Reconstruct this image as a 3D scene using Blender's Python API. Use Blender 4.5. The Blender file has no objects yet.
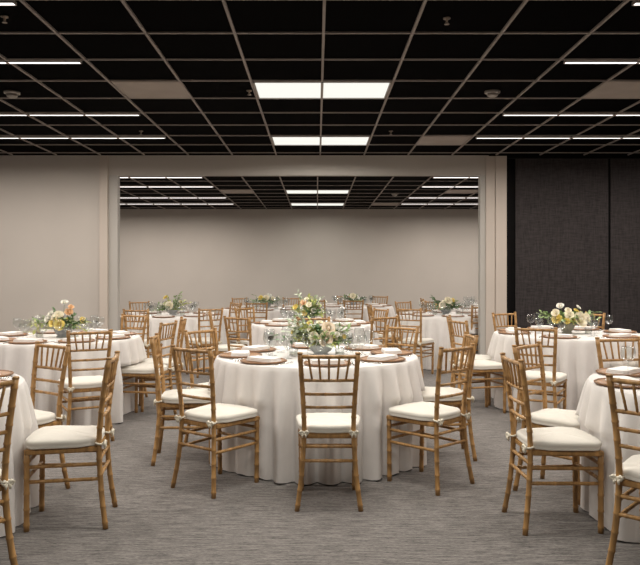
import bpy, bmesh, math, random
from math import sin, cos, pi, radians, atan2, hypot
from mathutils import Vector, Matrix, noise

random.seed(7)
SC = bpy.context.scene
COL = SC.collection

# ------------------------------------------------------------------ materials
def new_mat(name):
    m = bpy.data.materials.new(name); m.use_nodes = True
    nt = m.node_tree
    for n in list(nt.nodes): nt.nodes.remove(n)
    out = nt.nodes.new('ShaderNodeOutputMaterial')
    b = nt.nodes.new('ShaderNodeBsdfPrincipled')
    nt.links.new(b.outputs[0], out.inputs[0])
    return m, nt, b

def mat(name, col, rough=0.6, metal=0.0, var=0.0, nscale=8.0, stretch=(1, 1, 1), bump=0.0, bscale=200.0,
        spec=None, sheen=0.0, trans=0.0, ior=None, subs=0.0):
    m, nt, b = new_mat(name)
    b.inputs['Roughness'].default_value = rough
    b.inputs['Metallic'].default_value = metal
    if spec is not None: b.inputs['Specular IOR Level'].default_value = spec
    if sheen: b.inputs['Sheen Weight'].default_value = sheen
    if trans: b.inputs['Transmission Weight'].default_value = trans
    if ior: b.inputs['IOR'].default_value = ior
    if subs:
        b.inputs['Subsurface Weight'].default_value = subs
        b.inputs['Subsurface Radius'].default_value = (0.02, 0.015, 0.01)
    c = (col[0], col[1], col[2], 1)
    tc = nt.nodes.new('ShaderNodeTexCoord')
    mp = nt.nodes.new('ShaderNodeMapping'); mp.inputs['Scale'].default_value = stretch
    nt.links.new(tc.outputs['Object'], mp.inputs['Vector'])
    if var > 0:
        n = nt.nodes.new('ShaderNodeTexNoise'); n.inputs['Scale'].default_value = nscale
        n.inputs['Detail'].default_value = 5
        nt.links.new(mp.outputs[0], n.inputs['Vector'])
        r = nt.nodes.new('ShaderNodeValToRGB')
        r.color_ramp.elements[0].position = 0.3; r.color_ramp.elements[1].position = 0.7
        r.color_ramp.elements[0].color = tuple(x * (1 - var) for x in col) + (1,)
        r.color_ramp.elements[1].color = tuple(min(1, x * (1 + var)) for x in col) + (1,)
        nt.links.new(n.outputs['Fac'], r.inputs['Fac'])
        nt.links.new(r.outputs['Color'], b.inputs['Base Color'])
    else:
        b.inputs['Base Color'].default_value = c
    if bump > 0:
        n2 = nt.nodes.new('ShaderNodeTexNoise'); n2.inputs['Scale'].default_value = bscale
        n2.inputs['Detail'].default_value = 3
        nt.links.new(tc.outputs['Object'], n2.inputs['Vector'])
        bp = nt.nodes.new('ShaderNodeBump'); bp.inputs['Strength'].default_value = bump
        bp.inputs['Distance'].default_value = 0.004
        nt.links.new(n2.outputs['Fac'], bp.inputs['Height'])
        nt.links.new(bp.outputs[0], b.inputs['Normal'])
    return m

def emat(name, col, strength):
    m = bpy.data.materials.new(name); m.use_nodes = True
    nt = m.node_tree
    for n in list(nt.nodes): nt.nodes.remove(n)
    out = nt.nodes.new('ShaderNodeOutputMaterial'); e = nt.nodes.new('ShaderNodeEmission')
    e.inputs[0].default_value = col + (1,); e.inputs[1].default_value = strength
    nt.links.new(e.outputs[0], out.inputs[0])
    return m

def carpet_mat():
    m, nt, b = new_mat('carpet')
    b.inputs['Roughness'].default_value = 0.95
    b.inputs['Specular IOR Level'].default_value = 0.25
    b.inputs['Sheen Weight'].default_value = 0.25
    tc = nt.nodes.new('ShaderNodeTexCoord')
    def layer(scale, st, detail, rough=0.6):
        mp = nt.nodes.new('ShaderNodeMapping'); mp.inputs['Scale'].default_value = st
        nt.links.new(tc.outputs['Object'], mp.inputs['Vector'])
        n = nt.nodes.new('ShaderNodeTexNoise'); n.inputs['Scale'].default_value = scale
        n.inputs['Detail'].default_value = detail; n.inputs['Roughness'].default_value = rough
        nt.links.new(mp.outputs[0], n.inputs['Vector'])
        return n.outputs['Fac']
    a = layer(1.0, (7, 62, 1), 6, 0.75)
    c = layer(1.0, (45, 170, 1), 3)
    mx = nt.nodes.new('ShaderNodeMath'); mx.operation = 'MULTIPLY_ADD'
    nt.links.new(a, mx.inputs[0]); mx.inputs[1].default_value = 0.65
    ml = nt.nodes.new('ShaderNodeMath'); ml.operation = 'MULTIPLY'
    nt.links.new(c, ml.inputs[0]); ml.inputs[1].default_value = 0.35
    nt.links.new(ml.outputs[0], mx.inputs[2])
    r = nt.nodes.new('ShaderNodeValToRGB')
    r.color_ramp.elements[0].position = 0.41; r.color_ramp.elements[0].color = (0.048, 0.042, 0.039, 1)
    r.color_ramp.elements[1].position = 0.59; r.color_ramp.elements[1].color = (0.265, 0.24, 0.222, 1)
    nt.links.new(mx.outputs[0], r.inputs['Fac'])
    nt.links.new(r.outputs['Color'], b.inputs['Base Color'])
    bp = nt.nodes.new('ShaderNodeBump'); bp.inputs['Strength'].default_value = 0.5
    bp.inputs['Distance'].default_value = 0.006
    nt.links.new(c, bp.inputs['Height']); nt.links.new(bp.outputs[0], b.inputs['Normal'])
    return m

def fabric_wall_mat():
    m, nt, b = new_mat('dark_fabric_panel')
    b.inputs['Roughness'].default_value = 0.95
    b.inputs['Specular IOR Level'].default_value = 0.15
    tc = nt.nodes.new('ShaderNodeTexCoord')
    def layer(st, detail):
        mp = nt.nodes.new('ShaderNodeMapping'); mp.inputs['Scale'].default_value = st
        nt.links.new(tc.outputs['Object'], mp.inputs['Vector'])
        n = nt.nodes.new('ShaderNodeTexNoise'); n.inputs['Scale'].default_value = 1
        n.inputs['Detail'].default_value = detail
        nt.links.new(mp.outputs[0], n.inputs['Vector']); return n.outputs['Fac']
    a = layer((60, 60, 8), 4); c = layer((10, 10, 70), 4)
    ad = nt.nodes.new('ShaderNodeMath'); ad.operation = 'ADD'
    nt.links.new(a, ad.inputs[0]); nt.links.new(c, ad.inputs[1])
    hf = nt.nodes.new('ShaderNodeMath'); hf.operation = 'MULTIPLY'; hf.inputs[1].default_value = 0.5
    nt.links.new(ad.outputs[0], hf.inputs[0])
    r = nt.nodes.new('ShaderNodeValToRGB')
    r.color_ramp.elements[0].position = 0.35; r.color_ramp.elements[0].color = (0.030, 0.026, 0.026, 1)
    r.color_ramp.elements[1].position = 0.65; r.color_ramp.elements[1].color = (0.056, 0.048, 0.048, 1)
    nt.links.new(hf.outputs[0], r.inputs['Fac']); nt.links.new(r.outputs['Color'], b.inputs['Base Color'])
    return m

M = {}
M['carpet'] = carpet_mat()
M['fabric_wall'] = fabric_wall_mat()
M['wall'] = mat('wall_paint', (0.545, 0.50, 0.455), 0.9, var=0.03, nscale=1.2, bump=0.1, bscale=90, spec=0.2)
M['post'] = mat('post_paint', (0.47, 0.445, 0.41), 0.6, var=0.03, nscale=2)
M['pier'] = mat('pier_paint', (0.56, 0.49, 0.43), 0.8, var=0.03, nscale=2)
M['black_trim'] = mat('black_trim', (0.004, 0.0035, 0.0035), 0.8, var=0.1, spec=0.1)
M['tile'] = mat('black_ceiling_tile', (0.0012, 0.0008, 0.0008), 0.95, var=0.25, nscale=3, spec=0.03)
M['tbar'] = mat('ceiling_t_bar', (0.30, 0.26, 0.235), 0.7, var=0.05, spec=0.2)
M['vent'] = mat('vent_panel', (0.33, 0.28, 0.245), 0.7, var=0.08, nscale=4)
M['vent_dark'] = mat('vent_slot', (0.15, 0.13, 0.115), 0.7, var=0.08)
M['wood'] = mat('golden_wood', (0.38, 0.212, 0.080), 0.37, var=0.32, nscale=5, stretch=(9, 9, 1.4), spec=0.4)
M['cushion'] = mat('ivory_cushion', (0.73, 0.69, 0.615), 0.85, var=0.03, nscale=6, bump=0.15, bscale=400, sheen=0.2)
M['tie'] = mat('ivory_tie', (0.74, 0.68, 0.56), 0.9, var=0.05)
M['cloth'] = mat('white_linen', (0.73, 0.69, 0.66), 0.9, var=0.03, nscale=9, bump=0.2, bscale=500, sheen=0.2)
M['table_ply'] = mat('plywood_table', (0.45, 0.30, 0.17), 0.6, var=0.15, nscale=6)
M['steel'] = mat('steel', (0.55, 0.55, 0.56), 0.3, metal=1.0, var=0.05)
M['charger'] = mat('copper_wood_charger', (0.36, 0.20, 0.105), 0.42, var=0.3, nscale=14, stretch=(1, 6, 1))
M['charger_rim'] = mat('charger_rim', (0.24, 0.125, 0.06), 0.4, var=0.25, nscale=30)
M['napkin'] = mat('white_napkin', (0.78, 0.75, 0.72), 0.9, var=0.02, nscale=9, bump=0.15, bscale=400)
M['silver'] = mat('silver_cutlery', (0.75, 0.74, 0.72), 0.22, metal=1.0, var=0.04)
def glass_mat():
    m = bpy.data.materials.new('clear_glass'); m.use_nodes = True; nt = m.node_tree
    for n in list(nt.nodes): nt.nodes.remove(n)
    out = nt.nodes.new('ShaderNodeOutputMaterial'); mx = nt.nodes.new('ShaderNodeMixShader')
    tr = nt.nodes.new('ShaderNodeBsdfTransparent'); tr.inputs[0].default_value = (0.96, 0.97, 0.97, 1)
    gl = nt.nodes.new('ShaderNodeBsdfGlossy'); gl.inputs['Roughness'].default_value = 0.12
    lw = nt.nodes.new('ShaderNodeLayerWeight'); lw.inputs[0].default_value = 0.5
    pw = nt.nodes.new('ShaderNodeMath'); pw.operation = 'POWER'; pw.inputs[1].default_value = 2.5
    ma = nt.nodes.new('ShaderNodeMath'); ma.operation = 'MULTIPLY_ADD'; ma.inputs[1].default_value = 0.45; ma.inputs[2].default_value = 0.05
    nt.links.new(lw.outputs['Facing'], pw.inputs[0]); nt.links.new(pw.outputs[0], ma.inputs[0]); nt.links.new(ma.outputs[0], mx.inputs[0]); nt.links.new(tr.outputs[0], mx.inputs[1]); nt.links.new(gl.outputs[0], mx.inputs[2])
    nt.links.new(mx.outputs[0], out.inputs[0]); return m
M['glass'] = glass_mat()
M['candle'] = mat('votive_wax', (0.85, 0.82, 0.74), 0.5, var=0.03)
M['vase_grey'] = mat('grey_stone_vase', (0.30, 0.31, 0.31), 0.5, var=0.15, nscale=20)
M['vase_olive'] = mat('olive_vase', (0.26, 0.25, 0.19), 0.5, var=0.15, nscale=20)
M['vase_blue'] = mat('pale_blue_grey_vase', (0.52, 0.55, 0.56), 0.45, var=0.1, nscale=20)
M['stem'] = mat('green_stem', (0.13, 0.20, 0.06), 0.6, var=0.2)
M['leaf_dark'] = mat('dark_leaf', (0.08, 0.16, 0.05), 0.5, var=0.45, nscale=25)
M['leaf_mid'] = mat('mid_leaf', (0.23, 0.33, 0.12), 0.5, var=0.4, nscale=25)
M['leaf_pale'] = mat('eucalyptus_leaf', (0.56, 0.62, 0.48), 0.55, var=0.25, nscale=25)
M['leaf_lime'] = mat('lime_leaf', (0.52, 0.55, 0.19), 0.55, var=0.3, nscale=25)
M['blush'] = mat('blush_petals', (0.95, 0.79, 0.63), 0.6, var=0.12, nscale=30, subs=0.1)
M['cream'] = mat('cream_petals', (0.90, 0.84, 0.67), 0.6, var=0.1, nscale=30, subs=0.1)
M['white'] = mat('white_petals', (0.86, 0.84, 0.76), 0.6, var=0.06, nscale=30, subs=0.1)
M['yellow'] = mat('yellow_petals', (0.85, 0.70, 0.22), 0.6, var=0.15, nscale=30, subs=0.1)
M['peach'] = mat('peach_petals', (0.86, 0.60, 0.36), 0.6, var=0.15, nscale=30, subs=0.1)
M['lamp'] = emat('lamp_diffuser', (1.0, 0.99, 0.91), 0.95)
M['strip'] = emat('strip_diffuser', (1.0, 0.94, 0.90), 2.6)
def tube_light(parent, sx, sy, z, watts, col):
    l = bpy.data.lights.new('lamp', 'AREA'); l.shape = 'RECTANGLE'; l.size = sx; l.size_y = sy
    l.energy = watts; l.color = col; l.spread = radians(SPREAD)
    o = bpy.data.objects.new('lamp_tube', l); COL.objects.link(o); o.parent = parent; o.location = (0, 0, z)
SPREAD = 170

M['lamp_frame'] = mat('lamp_frame', (0.35, 0.31, 0.28), 0.5, var=0.05)
M['plastic'] = mat('beige_plastic', (0.30, 0.27, 0.24), 0.5, var=0.05)
M['brass'] = mat('dull_metal', (0.25, 0.2, 0.16), 0.4, metal=0.8, var=0.1)

# ------------------------------------------------------------------ mesh helpers
def bx(bm, x0, x1, y0, y1, z0, z1, bevel=0.0):
    vs = [bm.verts.new(p) for p in ((x0, y0, z0), (x1, y0, z0), (x1, y1, z0), (x0, y1, z0),
                                    (x0, y0, z1), (x1, y0, z1), (x1, y1, z1), (x0, y1, z1))]
    fs = [bm.faces.new([vs[i] for i in q]) for q in
          ((3, 2, 1, 0), (4, 5, 6, 7), (0, 1, 5, 4), (1, 2, 6, 5), (2, 3, 7, 6), (3, 0, 4, 7))]
    if bevel > 0:
        es = list({e for f in fs for e in f.edges})
        bmesh.ops.bevel(bm, geom=es, offset=bevel, segments=2, affect='EDGES', profile=0.7)

def tube(bm, pts, rad, sides=8, caps=True):
    """sweep circle along pts; rad: number or list"""
    pts = [Vector(p) for p in pts]; n = len(pts)
    rs = rad if isinstance(rad, (list, tuple)) else [rad] * n
    rings = []
    up = None
    for i, p in enumerate(pts):
        t = (pts[min(i + 1, n - 1)] - pts[max(i - 1, 0)]).normalized()
        if up is None:
            up = Vector((0, 0, 1)) if abs(t.z) < 0.8 else Vector((1, 0, 0))
        a = t.cross(up).normalized(); b = a.cross(t).normalized(); up = b
        rings.append([bm.verts.new(p + (a * cos(2 * pi * k / sides) + b * sin(2 * pi * k / sides)) * rs[i])
                      for k in range(sides)])
    for r0, r1 in zip(rings, rings[1:]):
        for k in range(sides):
            bm.faces.new((r0[k], r0[(k + 1) % sides], r1[(k + 1) % sides], r1[k]))
    if caps:
        bm.faces.new(rings[0][::-1]); bm.faces.new(rings[-1])

def lathe(bm, prof, seg=24, c=(0, 0, 0), cap0=True, cap1=True):
    rings = []
    for r, z in prof:
        if r < 1e-5:
            rings.append([bm.verts.new((c[0], c[1], c[2] + z))])
        else:
            rings.append([bm.verts.new((c[0] + r * cos(2 * pi * k / seg), c[1] + r * sin(2 * pi * k / seg), c[2] + z))
                          for k in range(seg)])
    for a, b in zip(rings, rings[1:]):
        for k in range(seg):
            k2 = (k + 1) % seg
            if len(a) == 1 and len(b) == 1: continue
            if len(a) == 1: bm.faces.new((a[0], b[k2], b[k]))
            elif len(b) == 1: bm.faces.new((a[k], a[k2], b[0]))
            else: bm.faces.new((a[k], a[k2], b[k2], b[k]))
    if cap0 and len(rings[0]) > 1: bm.faces.new(rings[0][::-1])
    if cap1 and len(rings[-1]) > 1: bm.faces.new(rings[-1])

def obj(name, bm, m, parent=None, smooth=False, loc=None):
    bmesh.ops.recalc_face_normals(bm, faces=bm.faces[:])
    me = bpy.data.meshes.new(name); bm.to_mesh(me); bm.free()
    if smooth:
        for p in me.polygons: p.use_smooth = True
    me.materials.append(m)
    o = bpy.data.objects.new(name, me); COL.objects.link(o)
    if parent: o.parent = parent
    if loc: o.location = loc
    return o

def thing(name, label, cat, loc=(0, 0, 0), rz=0, group=None):
    o = bpy.data.objects.new(name, None); COL.objects.link(o)
    o.location = loc; o.rotation_euler = (0, 0, rz)
    tag(o, label, cat, group); return o

def tag(o, label, cat, group=None):
    o['label'] = label; o['category'] = cat
    if group: o['group'] = group
    return o

def struct(name, bm, m, label, cat='room'):
    o = obj(name, bm, m); o['kind'] = 'structure'; o['label'] = label; o['category'] = cat
    return o

def dup(o, parent=None):
    c = o.copy(); COL.objects.link(c)
    if parent: c.parent = parent
    for ch in list(o.children): dup(ch, c)
    return c

def place(proto, state, loc, rz, label, cat, group):
    r = proto if not state.get(proto.name) else dup(proto)
    state[proto.name] = True
    r.location = loc; r.rotation_euler = (0, 0, rz)
    tag(r, label, cat, group); return r
USED = {}

# ------------------------------------------------------------------ room
CE = 3.035        # ceiling of the near room (bottom of grid)
CE2 = 2.945       # ceiling of the room beyond
WY = 10.08         # dividing wall
FY = 17.4         # far wall
XL, XR = -7.6, 7.6
YB = -5.5
T = 0.12

def box_struct(name, b, m, label, cat='wall'):
    bm = bmesh.new(); bx(bm, *b); return struct(name, bm, m, label, cat)

box_struct('floor', (XL, XR, YB, FY, -0.1, 0), M['carpet'], 'grey brown carpet with fine crosswise streaks', 'floor')
box_struct('wall_left', (XL - T, XL, YB, FY, 0, 3.3), M['wall'], 'beige side wall on the left, out of frame')
box_struct('wall_right', (XR, XR + T, YB, FY, 0, 3.3), M['wall'], 'beige side wall on the right, out of frame')
box_struct('wall_rear', (XL - T, XR + T, YB - T, YB, 0, 3.3), M['wall'], 'beige wall behind the viewer')
box_struct('wall_far', (XL - T, XR + T, FY, FY + T, 0, 3.3), M['wall'], 'plain beige far wall beyond the opening')
box_struct('wall_middle_left', (XL, -2.933, WY, WY + T, 0, 3.3), M['wall'], 'beige wall left of the wide opening')
box_struct('wall_header', (-2.933, 2.42, WY, WY + 0.05, 2.768, 3.3), M['wall'], 'beige header above the wide opening')
# piers and jamb posts
box_struct('trim_1', (-3.044, -2.933, WY - 0.06, WY + T, 0, CE), M['pier'], 'narrow pale pier at the left of the opening', 'pier')
box_struct('trim_2', (-2.933, -2.807, WY - 0.005, WY + T, 0, 2.768), M['post'], 'grey jamb post left of the opening', 'post')
box_struct('trim_3', (2.297, 2.373, WY - 0.005, WY + T, 0, 2.768), M['post'], 'pale jamb post right of the opening', 'post')
bm = bmesh.new()
bx(bm, 2.373, 2.494, WY - 0.03, WY + T, 0, CE); bx(bm, 2.494, 2.506, WY - 0.015, WY + T, 0, CE)
bx(bm, 2.506, 2.661, WY - 0.04, WY + T, 0, CE)
struct('trim_4', bm, M['pier'], 'pale double pier between the opening and the dark partition', 'pier')
# dark partition
bm = bmesh.new()
bx(bm, 2.79, 4.093, WY - 0.02, WY + T, 0.02, 3.0)
bx(bm, 4.128, 5.75, WY - 0.02, WY + T, 0.02, 3.0)
bx(bm, 5.78, XR, WY - 0.02, WY + T, 0.02, 3.0)
struct('wall_partition', bm, M['fabric_wall'], 'dark charcoal fabric covered movable partition on the right', 'partition')
bm = bmesh.new()
bx(bm, 2.661, 2.72, WY - 0.03, WY + T, 0, CE); bx(bm, 2.72, 2.79, WY + 0.0, WY + T, 0, CE)
bx(bm, 4.093, 4.128, WY, WY + T, 0, CE); bx(bm, 5.75, 5.78, WY, WY + T, 0, CE)
bx(bm, 2.661, XR, WY - 0.06, WY + T, 3.0, CE + 0.01); bx(bm, 2.79, XR, WY, WY + T, 0, 0.02)
struct('trim_5', bm, M['black_trim'], 'black frame and track of the dark partition', 'frame')

# skirting
for nm, b in (('baseboard_left', (XL, -3.044, WY - 0.015, WY, 0, 0.1)), ('baseboard_far', (XL, XR, FY - 0.015, FY, 0, 0.1))):
    box_struct(nm, b, M['post'], 'thin grey baseboard along the beige wall', 'baseboard')

# ceilings: black tiles + grid
TW = 0.61; TWX = 0.613
GX, GY = 0.045, 4.33
bm = bmesh.new(); bx(bm, XL, XR, YB, WY, CE + 0.015, CE + 0.12)
struct('ceiling', bm, M['tile'], 'black ceiling tiles of the near room', 'ceiling')
bm = bmesh.new(); bx(bm, XL, XR, WY + 0.05, FY, CE2 + 0.015, CE2 + 0.12)
struct('ceiling_far', bm, M['tile'], 'black ceiling tiles of the room beyond', 'ceiling')
def grid(name, gx, gy, y0, y1, ce, label):
    bm = bmesh.new(); w = 0.0095
    for k in range(-13, 14):
        x = gx + TWX * k
        if XL < x - w and x + w < XR: bx(bm, x - w, x + w, y0, y1, ce, ce + 0.014)
    k0 = math.ceil((y0 - gy) / TW)
    y = gy + k0 * TW
    while y < y1 - 0.02:
        bx(bm, XL, XR, y - w, y + w, ce + 0.003, ce + 0.0138); y += TW
    struct(name, bm, M['tbar'], label, 'ceiling grid')
grid('trim_6', GX, GY, YB, WY - 0.10, CE, 'thin beige metal grid across the near black ceiling')
GX2, GY2 = 0.01, 13.34
grid('trim_7', GX2, GY2, WY + T, FY, CE2, 'thin beige metal grid across the far black ceiling')

STRIP_W = 15.0
def troffer(cx, y0, ce, label, group, watts=42.0):
    t = thing('ceiling_light', label, 'ceiling light', (cx, y0 + TW / 2, ce), 0, group)
    a, b = TW - 0.012, TW / 2 - 0.012
    bm = bmesh.new(); z0, z1 = -0.004, 0.013
    bx(bm, -a, a, -b, -b + 0.014, z0, z1); bx(bm, -a, a, b - 0.014, b, z0, z1)
    bx(bm, -a, -a + 0.014, -b, b, z0, z1); bx(bm, a - 0.014, a, -b, b, z0, z1)
    bx(bm, -0.012, 0.012, -b, b, z0 - 0.002, z1)
    obj('frame', bm, M['lamp_frame'], t)
    bm = bmesh.new()
    # shallow ribbed lens
    n = 16
    for i in range(n):
        ya = -b + 0.014 + (2 * b - 0.028) * i / n; yb = -b + 0.014 + (2 * b - 0.028) * (i + 1) / n; ym = (ya + yb) / 2
        v = [bm.verts.new(p) for p in ((-a + 0.014, ya, 0.004), (a - 0.014, ya, 0.004), (a - 0.014, ym, 0.0), (-a + 0.014, ym, 0.0),
                                       (a - 0.014, yb, 0.004), (-a + 0.014, yb, 0.004))]
        bm.faces.new((v[0], v[1], v[2], v[3])); bm.faces.new((v[3], v[2], v[4], v[5]))
    d = obj('diffuser', bm, M['lamp'], t); d['label'] = 'glowing white ribbed diffuser'
    tube_light(t, 1.15, 0.54, -0.008, watts, (1.0, 0.96, 0.88))
    return t

def strip(x0, x1, y, ce, label, group):
    cx = (x0 + x1) / 2; h = (x1 - x0) / 2 - 0.014
    t = thing('linear_light', label, 'strip light', (cx, y, ce), 0, group)
    bm = bmesh.new(); q = 0.026 if ce > 3 else 0.048; zt = 0.0155
    bx(bm, -h, h, -q, -q + 0.006, -0.005, zt); bx(bm, -h, h, q - 0.006, q, -0.005, zt)
    bx(bm, -h - 0.003, -h + 0.004, -q, q, -0.005, zt); bx(bm, h - 0.004, h + 0.003, -q, q, -0.005, zt)
    bx(bm, -0.012, 0.012, -q, q, -0.006, zt)
    obj('housing', bm, M['lamp_frame'], t)
    bm = bmesh.new(); bx(bm, -h, h, -q + 0.006, q - 0.006, -0.003, 0.012)
    obj('diffuser', bm, M['strip'], t)
    tube_light(t, 2 * h, 0.02, -0.009, STRIP_W, (1.0, 0.92, 0.84))
    return t

ORD = ['nearest', 'second', 'third', 'fourth', 'fifth', 'sixth']
ncl = {3.72: 'wide ceiling light just above the top of the picture'}
for y0, lab in ((6.16, 'wide glowing ceiling light, nearer and larger of the two at centre'),
                (8.61, 'wide glowing ceiling light just before the header at centre'),
                (3.72, 'wide ceiling light just above the upper edge of view'),
                (1.28, 'wide ceiling light overhead, second row behind the visible ones')):
    troffer(GX, y0, CE, lab, None)
for y0, lab in ((13.34, 'small looking wide ceiling light beyond the header, nearer one'),
                (15.80, 'small looking wide ceiling light beyond the header, farther one')):
    troffer(GX2, y0, CE2, lab, None, 16.0)
RW = {4.38: 'at the very top edge', 5.60: 'in the upper row', 7.45: 'in the middle row', 8.71: 'in the row by the wall',
      }
for y, rn in RW.items():
    for s, sn in ((-1, 'left'), (1, 'right')):
        for i, k in enumerate((3, 5, 7)):
            xa, xb = GX + s * (TW * k + (0.05 if k == 3 else 0)), GX + s * TW * (k + 2)
            strip(min(xa, xb), max(xa, xb), y, CE,
                  '%s linear ceiling light from the centre on the %s, %s' % (('first', 'second', 'third')[i], sn, rn),
                  'thin linear ceiling lights of the near room')
for j, y in enumerate((11.6, 12.84, 14.7, 16.0)):
    for s, sn in ((-1, 'left'), (1, 'right')):
        for i, k in enumerate((3, 5, 7)):
            xa, xb = GX2 + s * (TW * k + (0.03 if k == 3 else 0)), GX2 + s * TW * (k + 2)
            strip(min(xa, xb), max(xa, xb), y, CE2,
                  '%s strip light from centre on %s of far ceiling, %s row' % (('first', 'second', 'third')[i], sn, ORD[j]),
                  'thin strip lights of the room beyond')

def vent(k, y0, gx, ce, label):
    x0, x1 = gx + TW * k, gx + TW * (k + 1)
    t = thing('ceiling_vent', label, 'vent', ((x0 + x1) / 2, y0 + TW / 2, ce))
    h = TW / 2 - 0.012
    bm = bmesh.new(); bx(bm, -h, h, -h, h, 0.002, 0.013, 0.002)
    obj('panel', bm, M['vent'], t)
    bm = bmesh.new()
    for a0, a1, b0, b1 in ((-h, h, -h, -h + .012), (-h, h, h - .012, h), (-h, -h + .012, -h, h), (h - .012, h, -h, h)):
        bx(bm, a0, a1, b0, b1, -0.001, 0.006)
    obj('rim', bm, M['vent'], t)
vent(-3, 6.16, GX, CE, 'beige square vent panel in black ceiling, upper left')
vent(4, 6.16, GX, CE, 'beige square vent panel in black ceiling, upper right edge')
vent(2, 8.61, GX, CE, 'beige square vent panel in black ceiling just before the header')
vent(-3, 13.34, GX2, CE2, 'beige vent panel in the far ceiling, left of centre')
vent(4, 13.34, GX2, CE2, 'beige vent panel in the far ceiling, near the right jamb')
vent(2, 15.80, GX2, CE2, 'beige vent panel in the far ceiling, farthest back')

def smoke(x, y, ce, label):
    t = thing('smoke_detector', label, 'smoke detector', (x, y, ce))
    bm = bmesh.new(); lathe(bm, [(0.045, 0.015), (0.072, 0.012), (0.07, -0.006), (0.05, -0.012)], 20)
    obj('base', bm, M['plastic'], t, True)
    bm = bmesh.new(); lathe(bm, [(0.05, -0.012), (0.048, -0.03), (0.03, -0.042), (0.0, -0.045)], 20)
    obj('cap', bm, M['plastic'], t, True)
smoke(1.60, 6.53, CE, 'round smoke detector on black ceiling, right of the centre light')
smoke(-2.79, 6.55, CE, 'round smoke detector on black ceiling at left edge')
smoke(1.52, 13.98, CE2, 'tiny smoke detector on the far ceiling seen under the header')
def sprinkler(x, y, ce, label):
    t = thing('sprinkler_head', label, 'sprinkler', (x, y, ce + 0.004)); t.scale = (.7, .7, .7)
    bm = bmesh.new(); lathe(bm, [(0.0, 0.014), (0.035, 0.012), (0.035, 0.002), (0.012, -0.003), (0.010, -0.03), (0.0, -0.032)], 16)
    obj('body', bm, M['brass'], t, True)
    bm = bmesh.new(); lathe(bm, [(0.0, -0.046), (0.024, -0.046), (0.024, -0.049), (0.0, -0.049)], 12)
    tube(bm, [(-0.008, 0, -0.025), (-0.014, 0, -0.036), (-0.004, 0, -0.047)], 0.002, 5)
    tube(bm, [(0.008, 0, -0.025), (0.014, 0, -0.036), (0.004, 0, -0.047)], 0.002, 5)
    obj('deflector', bm, M['brass'], t)
sprinkler(0.845, 4.66, CE, 'small sprinkler head on black ceiling, top right of centre')
sprinkler(-2.02, 4.63, CE, 'small sprinkler head on black ceiling, top left corner')
sprinkler(-0.615, 6.50, CE, 'small sprinkler head beside the left end of the larger centre light')
sprinkler(-2.05, 8.34, CE, 'small sprinkler head on black ceiling near the left wall')
sprinkler(0.86, 8.34, CE, 'small sprinkler head right of the farther centre light')

# ------------------------------------------------------------------ chair
def bez(p, n):
    """catmull-rom through p with n samples per segment"""
    P = [Vector(q) for q in p]; P = [P[0] * 2 - P[1]] + P + [P[-1] * 2 - P[-2]]
    out = []
    for i in range(1, len(P) - 2):
        for k in range(n):
            t = k / n
            a, b, c, d = P[i - 1], P[i], P[i + 1], P[i + 2]
            out.append(0.5 * ((2 * b) + (c - a) * t + (2 * a - 5 * b + 4 * c - d) * t * t + (3 * b - a - 3 * c + d) * t ** 3))
    out.append(P[-2]); return out

def bamboo(bm, pts, r, step, sides=10, first=0.5, bulge=1.13):
    """tube with node rings every `step` metres"""
    pts = [Vector(p) for p in pts]
    L = [0]
    for a, b in zip(pts, pts[1:]): L.append(L[-1] + (b - a).length)
    tot = L[-1]
    def at(s):
        s = max(0, min(tot, s))
        for i in range(len(L) - 1):
            if s <= L[i + 1] + 1e-9:
                t = (s - L[i]) / max(1e-9, L[i + 1] - L[i]); return pts[i].lerp(pts[i + 1], t)
        return pts[-1]
    ss = [(0, 1.0)]
    s = step * first
    while s < tot - 0.012:
        ss += [(s - 0.007, 1.0), (s - 0.003, bulge), (s + 0.003, bulge), (s + 0.007, 1.0)]; s += step
    ss.append((tot, 1.0))
    if len(ss) < 6:
        ss = [(0, 1), (tot * .33, 1), (tot * .66, 1), (tot, 1)]
    tube(bm, [at(a) for a, _ in ss], [r * (m if isinstance(m, float) else m) for _, m in ss], sides)

RP = [(-1, 0), (1, 0)]
def rear_pt(s, h):
    """centre of rear post at height h"""
    key = [(0, 0.186, -0.222), (0.2, 0.160, -0.195), (0.44, 0.145, -0.180), (0.62, 0.150, -0.192), (0.80, 0.161, -0.216), (0.925, 0.1685, -0.238)]
    for a, b in zip(key, key[1:]):
        if h <= b[0] + 1e-9:
            t = (h - a[0]) / (b[0] - a[0]); return Vector((s * (a[1] + (b[1] - a[1]) * t), a[2] + (b[2] - a[2]) * t, h))
def front_pt(s, h):
    t = h / 0.45
    return Vector((s * (0.168 + 0.008 * t), 0.192 - 0.004 * t, h))

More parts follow.
